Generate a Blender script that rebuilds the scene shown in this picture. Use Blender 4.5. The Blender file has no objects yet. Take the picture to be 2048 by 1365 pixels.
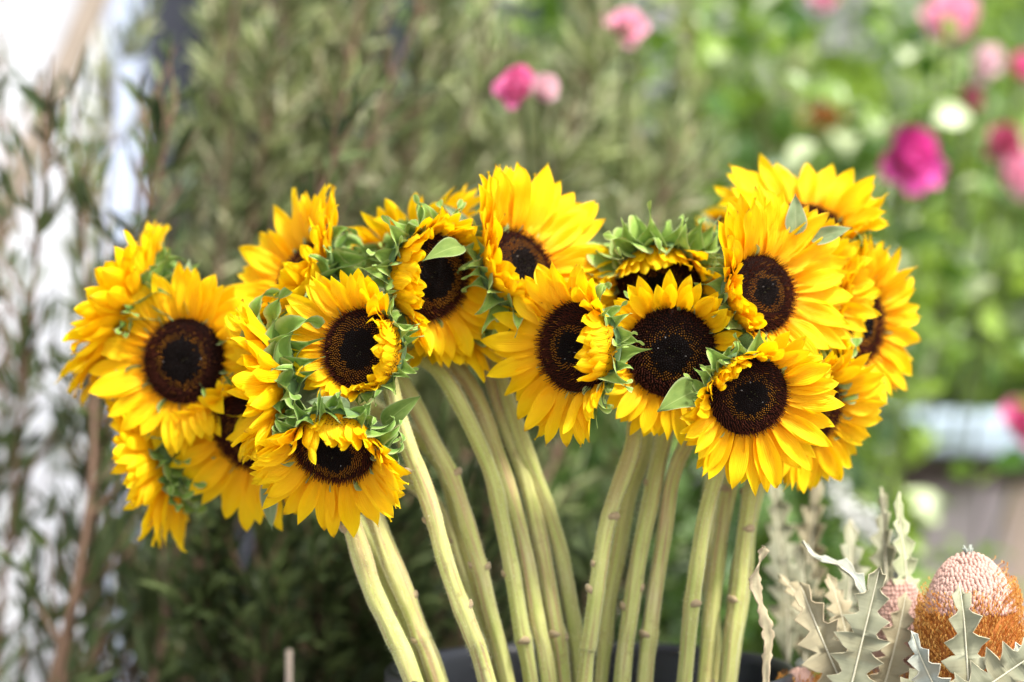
import bpy, math, random
import numpy as np
from mathutils import Vector, Matrix, noise

R = math.radians
rnd = random.Random(7)
S = bpy.context.scene
COL = S.collection

# ---------------------------------------------------------------- camera, world, sun, exposure
CAMZ = 0.78            # lens height above the paving
D0 = 2.24              # distance from the lens to the front row of flowers
FPX = 85 / 36 * 2048   # focal length in photo pixels
cam_d = bpy.data.cameras.new("camera")
cam = bpy.data.objects.new("camera", cam_d); COL.objects.link(cam)
cam.location = (0, -D0, CAMZ); cam.rotation_euler = (R(90), 0, 0)
cam_d.lens = 85; cam_d.sensor_width = 36; cam_d.clip_end = 300; cam_d.clip_start = 0.05
cam_d.dof.use_dof = True; cam_d.dof.focus_distance = D0 + 0.0; cam_d.dof.aperture_fstop = 1.55
S.camera = cam

w = bpy.data.worlds.new("World"); S.world = w; w.use_nodes = True
nt = w.node_tree; nt.nodes.clear()
sky = nt.nodes.new("ShaderNodeTexSky"); sky.sky_type = 'NISHITA'; sky.sun_disc = False
SUN_EL, SUN_AZ = R(58), R(62)    # azimuth measured clockwise from +Y
sky.sun_elevation = SUN_EL; sky.sun_rotation = SUN_AZ
sky.air_density = 1.0; sky.dust_density = 3.0; sky.ozone_density = 1.0
bg = nt.nodes.new("ShaderNodeBackground"); bg.inputs[1].default_value = 0.15
wo = nt.nodes.new("ShaderNodeOutputWorld")
hs = nt.nodes.new('ShaderNodeHueSaturation'); hs.inputs['Saturation'].default_value = .45
nt.links.new(sky.outputs[0], hs.inputs['Color']); nt.links.new(hs.outputs[0], bg.inputs[0]); nt.links.new(bg.outputs[0], wo.inputs[0])
sun_d = bpy.data.lights.new("sun", 'SUN'); sun_d.energy = 2.6; sun_d.angle = R(9); sun_d.color = (1, .965, .90)
sun = bpy.data.objects.new("sun", sun_d); COL.objects.link(sun)
sdir = Vector((math.cos(SUN_EL) * math.sin(SUN_AZ), math.cos(SUN_EL) * math.cos(SUN_AZ), math.sin(SUN_EL)))
# the sun stands up and to the right, slightly on the camera's side of the flowers
sdir = Vector((0.42, -0.34, 0.84)).normalized()
sky.sun_elevation = math.asin(sdir.z); sky.sun_rotation = math.atan2(sdir.x, sdir.y)
sun.rotation_euler = sdir.to_track_quat('Z', 'Y').to_euler()
S.view_settings.view_transform = 'Standard'; S.view_settings.look = 'None'
S.view_settings.gamma = 1; S.view_settings.exposure = 1.30
S.cycles.max_bounces = 8; S.cycles.transparent_max_bounces = 8
S.cycles.sample_clamp_indirect = 6


def P(px, py, d=0.0):
    """photo pixel + metres behind the front row -> world point"""
    dist = D0 + d
    return Vector(((px - 1024) / FPX * dist, d, CAMZ - (py - 682.5) / FPX * dist))


# ---------------------------------------------------------------- materials
def mat(name, col, rough=0.6, spec=0.3, build=None, sheen=0.0, trans=0.0, bump=None, tcol=None):
    m = bpy.data.materials.new(name); m.use_nodes = True
    t = m.node_tree; b = t.nodes["Principled BSDF"]; out = t.nodes["Material Output"]
    b.inputs["Base Color"].default_value = (*col, 1); b.inputs["Roughness"].default_value = rough
    b.inputs["Specular IOR Level"].default_value = spec
    if sheen:
        b.inputs["Sheen Weight"].default_value = sheen; b.inputs["Sheen Roughness"].default_value = .45
        b.inputs["Sheen Tint"].default_value = (.95, 1, .85, 1)
    csock = None
    if build: csock = build(t, b)
    if trans:
        tr = t.nodes.new("ShaderNodeBsdfTranslucent"); mx = t.nodes.new("ShaderNodeMixShader")
        mx.inputs[0].default_value = trans
        tr.inputs[0].default_value = (*(tcol or col), 1)
        if csock is not None and tcol is None: t.links.new(csock, tr.inputs[0])
        t.links.new(b.outputs[0], mx.inputs[1]); t.links.new(tr.outputs[0], mx.inputs[2]); t.links.new(mx.outputs[0], out.inputs[0])
    if bump:
        sc, st, dist = bump
        tc = t.nodes.new("ShaderNodeTexCoord"); n = t.nodes.new("ShaderNodeTexNoise"); n.inputs["Scale"].default_value = sc
        n.inputs["Detail"].default_value = 4
        bp = t.nodes.new("ShaderNodeBump"); bp.inputs["Strength"].default_value = st; bp.inputs["Distance"].default_value = dist
        t.links.new(tc.outputs["Object"], n.inputs["Vector"]); t.links.new(n.outputs[0], bp.inputs["Height"])
        t.links.new(bp.outputs[0], b.inputs["Normal"])
    return m


def ramp(t, sock, stops, interp='LINEAR'):
    r = t.nodes.new("ShaderNodeValToRGB"); r.color_ramp.interpolation = interp
    e = r.color_ramp.elements
    while len(e) > 1: e.remove(e[-1])
    e[0].position = stops[0][0]; e[0].color = (*stops[0][1], 1)
    for p, c in stops[1:]:
        k = e.new(p); k.color = (*c, 1)
    t.links.new(sock, r.inputs[0]); return r.outputs[0]


def mathn(t, op, a, b=None):
    n = t.nodes.new("ShaderNodeMath"); n.operation = op
    for i, v in enumerate((a, b)):
        if v is None: continue
        if isinstance(v, (int, float)): n.inputs[i].default_value = v
        else: t.links.new(v, n.inputs[i])
    return n.outputs[0]


def mixc(t, f, a, b, mode='MIX'):
    n = t.nodes.new("ShaderNodeMix"); n.data_type = 'RGBA'; n.blend_type = mode
    for i, v in ((0, f), (6, a), (7, b)):
        if isinstance(v, (int, float)): n.inputs[i].default_value = v
        elif isinstance(v, tuple): n.inputs[i].default_value = (*v, 1)
        else: t.links.new(v, n.inputs[i])
    return n.outputs[2]


def uvn(t):
    u = t.nodes.new("ShaderNodeUVMap"); s = t.nodes.new("ShaderNodeSeparateXYZ")
    t.links.new(u.outputs[0], s.inputs[0]); return u.outputs[0], s.outputs[0], s.outputs[1]


def noise_uv(t, vec, sx, sy, detail=3, scale=1.0):
    mp = t.nodes.new("ShaderNodeMapping"); mp.inputs["Scale"].default_value = (sx, sy, 1)
    n = t.nodes.new("ShaderNodeTexNoise"); n.inputs["Scale"].default_value = scale; n.inputs["Detail"].default_value = detail
    t.links.new(vec, mp.inputs[0]); t.links.new(mp.outputs[0], n.inputs["Vector"]); return n.outputs[0]


def objrand(t):
    return t.nodes.new("ShaderNodeObjectInfo").outputs["Random"]


def petal_build(t, b):
    uv, u, v = uvn(t)
    base = ramp(t, u, [(0, (.85, .36, .001)), (.25, (.96, .56, .002)), (.6, (.98, .69, .003)), (1, (.99, .75, .005))])
    st = noise_uv(t, uv, 1.3, 26, 3)
    c = mixc(t, mathn(t, 'MULTIPLY', ramp(t, st, [(.35, (0, 0, 0)), (.7, (1, 1, 1))]), .40), base, (.93, .47, .002))
    c2 = mixc(t, mathn(t, 'MULTIPLY', objrand(t), .28), c, (.92, .48, .003))
    tipb = mathn(t, 'MULTIPLY', ramp(t, u, [(.90, (0, 0, 0)), (.99, (1, 1, 1))]), mathn(t, 'GREATER_THAN', objrand(t), .80))
    c2 = mixc(t, mathn(t, 'MULTIPLY', tipb, .7), c2, (.45, .20, .02))
    t.links.new(c2, b.inputs["Base Color"])
    bp = t.nodes.new("ShaderNodeBump"); bp.inputs["Strength"].default_value = .55; bp.inputs["Distance"].default_value = .0007
    wv = mathn(t, 'SINE', mathn(t, 'MULTIPLY', v, 62.0))
    h = mathn(t, 'ADD', mathn(t, 'MULTIPLY', wv, .35), st)
    t.links.new(h, bp.inputs["Height"]); t.links.new(bp.outputs[0], b.inputs["Normal"])
    return c2


M = {}
M['petal'] = mat("petal_yellow", (.95, .5, .006), rough=.55, spec=.18, build=petal_build, trans=.40)


def green_build(dark, light, edge, edge_w=.13, vein=None):
    def f(t, b):
        uv, u, v = uvn(t)
        n = noise_uv(t, uv, 5, 5, 4)
        c = mixc(t, ramp(t, n, [(.3, (0, 0, 0)), (.7, (1, 1, 1))]), dark, light)
        c = mixc(t, mathn(t, 'MULTIPLY', objrand(t), .5), c, light)
        d = mathn(t, 'ABSOLUTE', mathn(t, 'SUBTRACT', v, .5))
        e = ramp(t, d, [(.5 - edge_w, (0, 0, 0)), (.5, (1, 1, 1))])
        c = mixc(t, mathn(t, 'MULTIPLY', e, .75), c, edge)
        if vein:
            k = ramp(t, d, [(0, (1, 1, 1)), (.035, (0, 0, 0))])
            c = mixc(t, mathn(t, 'MULTIPLY', k, .8), c, vein)
        t.links.new(c, b.inputs["Base Color"])
        nz = noise_uv(t, uv, 60, 40, 2)
        bp = t.nodes.new("ShaderNodeBump"); bp.inputs["Strength"].default_value = .5; bp.inputs["Distance"].default_value = .0006
        t.links.new(nz, bp.inputs["Height"]); t.links.new(bp.outputs[0], b.inputs["Normal"])
        return c
    return f


M['bract'] = mat("bract_green", (.1, .18, .05), rough=.7, spec=.15, sheen=.10,
                 build=green_build((.085, .17, .028), (.20, .33, .055), (.40, .46, .20)), trans=.18)
M['bractl'] = mat("bract_light_green", (.2, .32, .08), rough=.7, spec=.15, sheen=.10,
                  build=green_build((.16, .28, .045), (.30, .43, .085), (.46, .52, .22)), trans=.2)
M['leaf'] = mat("leaf_green", (.1, .18, .05), rough=.7, spec=.2, sheen=.3,
                build=green_build((.085, .15, .022), (.17, .25, .05), (.40, .46, .22), .07, (.27, .35, .10)), trans=.2)
M['leafgrey'] = mat("leaf_grey_green", (.2, .3, .2), rough=.75, spec=.2, sheen=.4,
                    build=green_build((.16, .23, .10), (.25, .32, .16), (.42, .46, .30), .08, (.34, .40, .22)), trans=.2)
M['recept'] = mat("receptacle_green", (.10, .17, .05), rough=.75, sheen=.3, bump=(300, .4, .001))


def stem_build(t, b):
    uv, u, v = uvn(t)
    n = noise_uv(t, uv, 2.2, 1.4, 4)
    c = ramp(t, n, [(.25, (.38, .42, .095)), (.5, (.53, .52, .18)), (.75, (.60, .53, .27))])
    n2 = noise_uv(t, uv, 14, .8, 4)
    c = mixc(t, mathn(t, 'MULTIPLY', ramp(t, n2, [(.48, (0, 0, 0)), (.62, (1, 1, 1))]), .85), c, (.40, .25, .13))
    n3 = noise_uv(t, uv, 3, 5, 5)
    c = mixc(t, mathn(t, 'MULTIPLY', ramp(t, n3, [(.60, (0, 0, 0)), (.68, (1, 1, 1))]), .5), c, (.30, .20, .09))
    c = mixc(t, mathn(t, 'MULTIPLY', objrand(t), .45), c, (.33, .39, .09))
    t.links.new(c, b.inputs["Base Color"])
    bp = t.nodes.new("ShaderNodeBump"); bp.inputs["Strength"].default_value = .6; bp.inputs["Distance"].default_value = .001
    t.links.new(noise_uv(t, uv, 40, 6, 3), bp.inputs["Height"]); t.links.new(bp.outputs[0], b.inputs["Normal"])
    return c


M['stem'] = mat("stem_pale_green", (.4, .42, .15), rough=.65, spec=.25, sheen=.35, build=stem_build)
M['scar'] = mat("leaf_scar_beige", (.36, .27, .15), rough=.8, sheen=.3, bump=(400, .6, .001))
M['hair'] = mat("stem_hair", (.72, .72, .52), rough=.6, trans=.4)
M['dblack'] = mat("disc_black", (.0045, .004, .004), rough=.6, spec=.15)
M['dgold'] = mat("disc_gold", (.30, .115, .008), rough=.7, spec=.1)
M['dmaroon'] = mat("disc_maroon", (.062, .014, .006), rough=.75, spec=.1, sheen=0)
M['dbase'] = mat("disc_base", (.006, .0025, .0015), rough=.8, spec=.1)


# ---------------------------------------------------------------- helpers
def mesh(name, verts, faces, mats, smooth=True, mi=None, uv=None):
    me = bpy.data.meshes.new(name)
    me.from_pydata([tuple(v) for v in verts], [], [tuple(f) for f in faces])
    for m in (mats if isinstance(mats, (list, tuple)) else [mats]): me.materials.append(m)
    if smooth: me.polygons.foreach_set("use_smooth", [True] * len(me.polygons))
    if mi is not None: me.polygons.foreach_set("material_index", list(mi))
    if uv is not None:
        ul = me.uv_layers.new(name="UVMap")
        vi = np.empty(len(me.loops), dtype=np.int32); me.loops.foreach_get("vertex_index", vi)
        ul.data.foreach_set("uv", np.asarray(uv, dtype=np.float32)[vi].ravel())
    me.update(); return me


def obj(name, me, parent=None, mw=None, **kw):
    o = bpy.data.objects.new(name, me); COL.objects.link(o)
    if parent is not None: o.parent = parent
    if mw is not None: o.matrix_local = mw
    for k, v in kw.items(): o[k] = v
    return o


def thing(name, label, cat, loc, group=None):
    o = bpy.data.objects.new(name, None); COL.objects.link(o); o.location = loc
    o.empty_display_size = .02; o['label'] = label; o['category'] = cat
    if group: o['group'] = group
    return o


def merge(parts):
    """parts: list of (verts Nx3, faces list, matidx, uv or None) -> one"""
    V, F, MI, U = [], [], [], []; k = 0
    for v, f, m, u in parts:
        v = np.asarray(v, float); V.append(v); F += [tuple(i + k for i in q) for q in f]; MI += [m] * len(f)
        U.append(np.asarray(u, float) if u is not None else np.zeros((len(v), 2))); k += len(v)
    return np.vstack(V), F, MI, np.vstack(U)


def catmull(pts, n=10):
    p = [np.array(q, float) for q in pts]; p = [2 * p[0] - p[1]] + p + [2 * p[-1] - p[-2]]; out = []
    for i in range(1, len(p) - 2):
        for k in range(n):
            t = k / n
            out.append(.5 * ((2 * p[i]) + (-p[i - 1] + p[i + 1]) * t + (2 * p[i - 1] - 5 * p[i] + 4 * p[i + 1] - p[i + 2]) * t * t
                             + (-p[i - 1] + 3 * p[i] - 3 * p[i + 1] + p[i + 2]) * t ** 3))
    out.append(p[-2]); return np.array(out)


def tube(path, rad, seg=10, rib=0.0, cap=True, ribs=7):
    path = np.asarray(path, float); n = len(path)
    rad = np.full(n, rad) if np.isscalar(rad) else np.asarray(rad)
    T = np.gradient(path, axis=0); T /= np.linalg.norm(T, axis=1)[:, None] + 1e-12
    a = np.array([0, 1, 0.]) if abs(T[0][1]) < .9 else np.array([1, 0, 0.])
    V, F, U = [], [], []; L = np.concatenate([[0], np.cumsum(np.linalg.norm(np.diff(path, axis=0), axis=1))])
    for i in range(n):
        b = np.cross(T[i], a); b /= np.linalg.norm(b) + 1e-12; a = np.cross(b, T[i])
        for j in range(seg):
            th = 2 * math.pi * j / seg
            r = rad[i] * (1 + rib * math.cos(ribs * th + .6 * math.sin(i * .35)))
            V.append(path[i] + r * (math.cos(th) * a + math.sin(th) * b)); U.append((j / seg, L[i] * 12))
        a = a / (np.linalg.norm(a) + 1e-12)
    for i in range(n - 1):
        for j in range(seg):
            k = (j + 1) % seg; F.append((i * seg + j, i * seg + k, (i + 1) * seg + k, (i + 1) * seg + j))
    if cap:
        F.append(tuple(range(seg))[::-1]); F.append(tuple((n - 1) * seg + j for j in range(seg)))
    return np.array(V), F, U


def blade(shape, W, bend, twist=0., nu=10, nv=6, cup=0., ridge=0., wave=0., seed=0, gutter=0.):
    """unit-length leaf-like sheet along +X, front side +Z. shape(t)->0..1 half-width, bend = list of angles along length"""
    rg = random.Random(seed); ph = rg.uniform(0, 6); V, U, F = [], [], []
    x = z = 0.; prev = None
    for i in range(nu + 1):
        t = i / nu
        k = t * (len(bend) - 1); a = int(min(k, len(bend) - 2)); ang = bend[a] + (bend[a + 1] - bend[a]) * (k - a)
        if i: x += math.cos(ang) / nu; z += math.sin(ang) / nu
        w_ = W * shape(t); tw = twist * t
        nx, nz = -math.sin(ang), math.cos(ang)
        for j in range(nv + 1):
            s = -1 + 2 * j / nv
            y = w_ * s * (1 - .12 * cup)
            h = cup * w_ * s * s + ridge * math.cos(s * math.pi * 2.5) * min(1, 4 * t) * (1 - t) * W * 2 - gutter * W * math.exp(-(s / .25) ** 2) * (1 - t)
            h += wave * W * abs(s) ** 2 * math.sin(t * 9 + ph + s * 1.6)
            yy = y * math.cos(tw) - h * math.sin(tw); hh = y * math.sin(tw) + h * math.cos(tw)
            V.append((x + hh * nx, yy, z + hh * nz)); U.append((t, j / nv))
    for i in range(nu):
        for j in range(nv):
            a = i * (nv + 1) + j; F.append((a, a + nv + 1, a + nv + 2, a + 1))
    return np.array(V), F, U


def petal_shape(t):
    return max(0.0, (.50 + .5 * math.sin(min(1, t / .5) * math.pi / 2)) * (1 if t < .42 else max(0, 1 - ((t - .42) / .58) ** 2.3) ** .95))


def bract_shape(t):
    if t < .22: return .72 + .28 * math.sin(t / .22 * math.pi / 2)
    q = (t - .22) / .78
    return max(.0, (1 - q) ** 2.5 * .95 + .05 * (1 - q))


def leaf_shape(t):
    return max(.02, math.sin(min(1, t * 1.05) ** .62 * math.pi) ** .85) if t < .98 else .0


PETALS = []
for i in range(16):
    g = random.Random(100 + i)
    c = g.uniform(-.35, .35)
    bend = [g.uniform(.05, .35), c * .3, -c * .5 + g.uniform(-.15, .15), c + g.uniform(-.5, .3)]
    v, f, u = blade(petal_shape, g.uniform(.155, .215), bend, g.uniform(-.35, .35), 11, 8, g.uniform(.05, .5), g.uniform(.03, .07), g.uniform(.05, .3), i, g.uniform(0, .25))
    PETALS.append(mesh("petal", v, f, M['petal'], uv=u))
CURLP = []   # short, strongly rolled petals
for i in range(6):
    g = random.Random(200 + i)
    v, f, u = blade(petal_shape, g.uniform(.20, .26), [g.uniform(.1, .4), .2, -.4 * g.uniform(.2, 1), -1.2 * g.uniform(.3, 1)], g.uniform(-.9, .9), 11, 8, g.uniform(.4, .9), .04, .3, i, .2)
    CURLP.append(mesh("petal", v, f, M['petal'], uv=u))
BR = {'bract': [], 'bractl': []}
for key in BR:
    for i in range(10):
        g = random.Random(300 + i)
        c = g.uniform(-1, 1)
        bend = [g.uniform(.15, .5), g.uniform(.0, .3), -.1 + c * .25, -.5 * g.random() + c * .7, c * 2.0 - .3, c * 3.0 - .4]
        v, f, u = blade(bract_shape, g.uniform(.30, .40), bend, g.uniform(-1.1, 1.1), 15, 6, g.uniform(.4, 1.2), 0, g.uniform(.1, .35), i, g.uniform(0, .25))
        BR[key].append(mesh("bract", v, f, M[key], uv=u))


def disc_meshes(rb, rgold, seed, n=1050):
    g = random.Random(seed)
    prof = lambda r: .20 * (1 - r ** 2.2) - .07 * math.exp(-(r / .16) ** 2)
    V, F = [(0, 0, prof(0))], []; nr, ns = 10, 36
    for i in range(1, nr + 1):
        for j in range(ns):
            a = 2 * math.pi * j / ns; r = i / nr; V.append((r * math.cos(a), r * math.sin(a), prof(r) if i < nr else -.12))
    for j in range(ns): F.append((0, 1 + j, 1 + (j + 1) % ns))
    for i in range(nr - 1):
        for j in range(ns):
            a = 1 + i * ns + j; b = 1 + i * ns + (j + 1) % ns; F.append((a, a + ns, b + ns, b))
    base = mesh("seed_disc", V, F, M['dbase'])
    parts = []; GA = math.pi * (3 - 5 ** .5)
    for k in range(n):
        r = math.sqrt((k + .5) / n) * .985; a = k * GA + g.uniform(-.01, .01)
        x, y = r * math.cos(a), r * math.sin(a); z = prof(r)
        edge = .018 * math.sin(2 * a + seed) + .012 * math.sin(5 * a + seed * 2) + g.gauss(0, .034)
        s = .020
        er = np.array([math.cos(a), math.sin(a), 0]); et = np.array([-math.sin(a), math.cos(a), 0]); ez = np.array([0, 0, 1.])
        if r + edge < rb:
            m, h, s, lean = 0, g.uniform(.025, .06), .017, -.25 * r
            if r < .2: h *= g.uniform(.6, 1.6)
            if g.random() < (.10 if r < .16 else .003): m = 4 if r < .16 else 3
        elif r + edge < rgold:
            m, h, lean, s = 1, g.uniform(.035, .055), .0, .0135
            if g.random() < .06: m = 2
        else:
            m, h = 2, g.uniform(.07, .13)
            lean = .15 + .5 * max(0, r - .8) / .2; s = .012
            if g.random() < .05: m = 1
        top = ez + er * (lean + g.gauss(0, .1)) + et * g.gauss(0, .12)
        c0 = np.array([x, y, z - .02]); c1 = c0 + top * (h + .02)
        vs = [c0 + s * 1.1 * er, c0 + s * 1.1 * et, c0 - s * 1.1 * er, c0 - s * 1.1 * et,
              c1 + s * .55 * er, c1 + s * .55 * et, c1 - s * .55 * er, c1 - s * .55 * et, c1 + top * s * .6]
        fs = [(0, 1, 5, 4), (1, 2, 6, 5), (2, 3, 7, 6), (3, 0, 4, 7), (4, 5, 8), (5, 6, 8), (6, 7, 8), (7, 4, 8)]
        parts.append((vs, fs, m, None))
        if m == 2 and r > .6:      # the forked tip of an open floret
            for sg in (-1, 1):
                d = er * .5 + et * sg * .9 + ez * .5
                q = c1 + d * .03
                parts.append(([c1 + s * .4 * er, c1 - s * .4 * er, q], [(0, 1, 2)], 2, None))
    v, f, mi, _ = merge(parts)
    fl = mesh("florets", v, f, [M['dblack'], M['dgold'], M['dmaroon'], M['glint'], M['dolive']], smooth=False, mi=mi)
    return base, fl


M['dolive'] = mat('disc_olive', (.05, .05, .02), rough=.6)
M['glint'] = mat("disc_painted_glint", (.28, .27, .26), rough=.4)  # pale grey florets painted as glints in the black centre
DISCS = {}
for nm, (rb, rgd, sd) in {'gold': (.42, .70, 1), 'ring': (.50, .74, 2), 'dark': (.36, .54, 3), 'broad': (.44, .62, 4), 'wide': (.50, .80, 6), 'thin': (.50, .64, 7)}.items():
    DISCS[nm] = disc_meshes(rb, rgd, sd)


def lerp_key(keys, th):
    """keys: [(angle_deg, values...)] sorted, periodic"""
    th = th % 360; ks = sorted(keys); n = len(ks)
    for i in range(n):
        a = ks[i]; b = ks[(i + 1) % n]; a0 = a[0]; b0 = b[0] if i < n - 1 else b[0] + 360
        t_ = th if th >= a0 else th + 360
        if a0 <= t_ <= b0:
            f = (t_ - a0) / max(1e-6, b0 - a0); f = f * f * (3 - 2 * f)
            return [a[k] + (b[k] - a[k]) * f for k in range(1, len(a))]
    return list(ks[0][1:])


STEM_R = .0084
THICK = {2: .0098, 4: .0095, 1: .0092}


def stem_parts(fl, path_world, seed, rad=STEM_R, scars=5, hairs=True):
    """stem, leaf scars and hairs in the thing's local space"""
    g = random.Random(seed); o = fl.location
    pts = catmull([tuple(Vector(p) - o) for p in path_world], 12)
    pts = pts + np.array([[.0004 * math.sin(i * .31 + seed), .0005 * math.cos(i * .23 + seed * 2), 0] for i in range(len(pts))])
    n = len(pts); rr = np.array([rad * (.92 + .16 * noise.noise(Vector((i * .13, seed * 3.1, 0)))) * (.86 + .14 * min(1, i / 12)) for i in range(n)])
    nodes = sorted(g.sample(range(int(n * .25), n - 6), scars)) if scars and n > 30 else []
    for k in nodes:
        for i in range(n): rr[i] += rad * .07 * math.exp(-((i - k) / 1.3) ** 2)
    v, f, u = tube(pts, rr, 24, .07, ribs=6)
    st = obj("stem", mesh("stem", v, f, M['stem'], uv=u), fl)
    T = np.gradient(pts, axis=0); T /= np.linalg.norm(T, axis=1)[:, None]
    for k in nodes:
        # most scars sit where one sees them, on the sides and the front
        a = g.choice((g.uniform(-.5, .3), g.uniform(-3.6, -2.6), g.uniform(-2.4, -.8))); d = np.array([math.cos(a), math.sin(a) * .8, 0]); d -= T[k] * d.dot(T[k]); d /= np.linalg.norm(d)
        e = np.cross(T[k], d); c = pts[k] + d * rr[k] * .86
        V, F = [], []; ns = 8
        L = g.uniform(.0022, .0046)
        for i_, (h, r_) in enumerate(((-.5, .0062), (.3, .0052), (.8, .0044), (1.0, .0030))):
            for j in range(ns):
                q = 2 * math.pi * j / ns
                V.append(c + d * L * h + (-T[k]) * L * .4 * h + r_ * (math.cos(q) * e * 1.15 + math.sin(q) * T[k] * .8) * (1 + .12 * math.sin(3 * q + k)))
        for i_ in range(3):
            for j in range(ns): F.append((i_ * ns + j, i_ * ns + (j + 1) % ns, (i_ + 1) * ns + (j + 1) % ns, (i_ + 1) * ns + j))
        F.append(tuple(3 * ns + j for j in range(ns)))
        obj("leaf_scar", mesh("leaf_scar", V, F, M['scar']), st)
    if hairs:
        V, F = [], []
        for _ in range(2600):
            i = g.randrange(2, max(4, int(n * .8))); a = g.uniform(0, 6.283)
            b = np.cross(T[i], [0, 1, 0]); b /= np.linalg.norm(b) + 1e-9; c = np.cross(b, T[i])
            d = math.cos(a) * b + math.sin(a) * c; p0 = pts[i] + d * rr[i] * .97 + T[i] * g.uniform(-.5, .5) * np.linalg.norm(pts[i + 1] - pts[i])
            h = g.uniform(.0012, .0040); tip = p0 + d * h + T[i] * g.uniform(-.6, .6) * h; s = np.cross(d, T[i]) * .00020
            k = len(V); V += [p0 + s, p0 - s, p0 + T[i] * .00022, tip]; F += [(k, k + 1, k + 3), (k + 1, k + 2, k + 3), (k + 2, k, k + 3)]
        obj("stem_hairs", mesh("stem_hairs", V, F, M['hair'], smooth=False), st, kind='stuff')
    return st


def frame_of(n_view):
    n = Vector((n_view[0], -n_view[2], n_view[1])).normalized()
    up = Vector((0, 0, 1)) if abs(n.z) < .95 else Vector((0, 1, 0))
    u = up.cross(n).normalized()
    if u.x < 0 and abs(n.z) < .95 and n.y < 0: u = -u
    v = n.cross(u)
    return u, v, n


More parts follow.
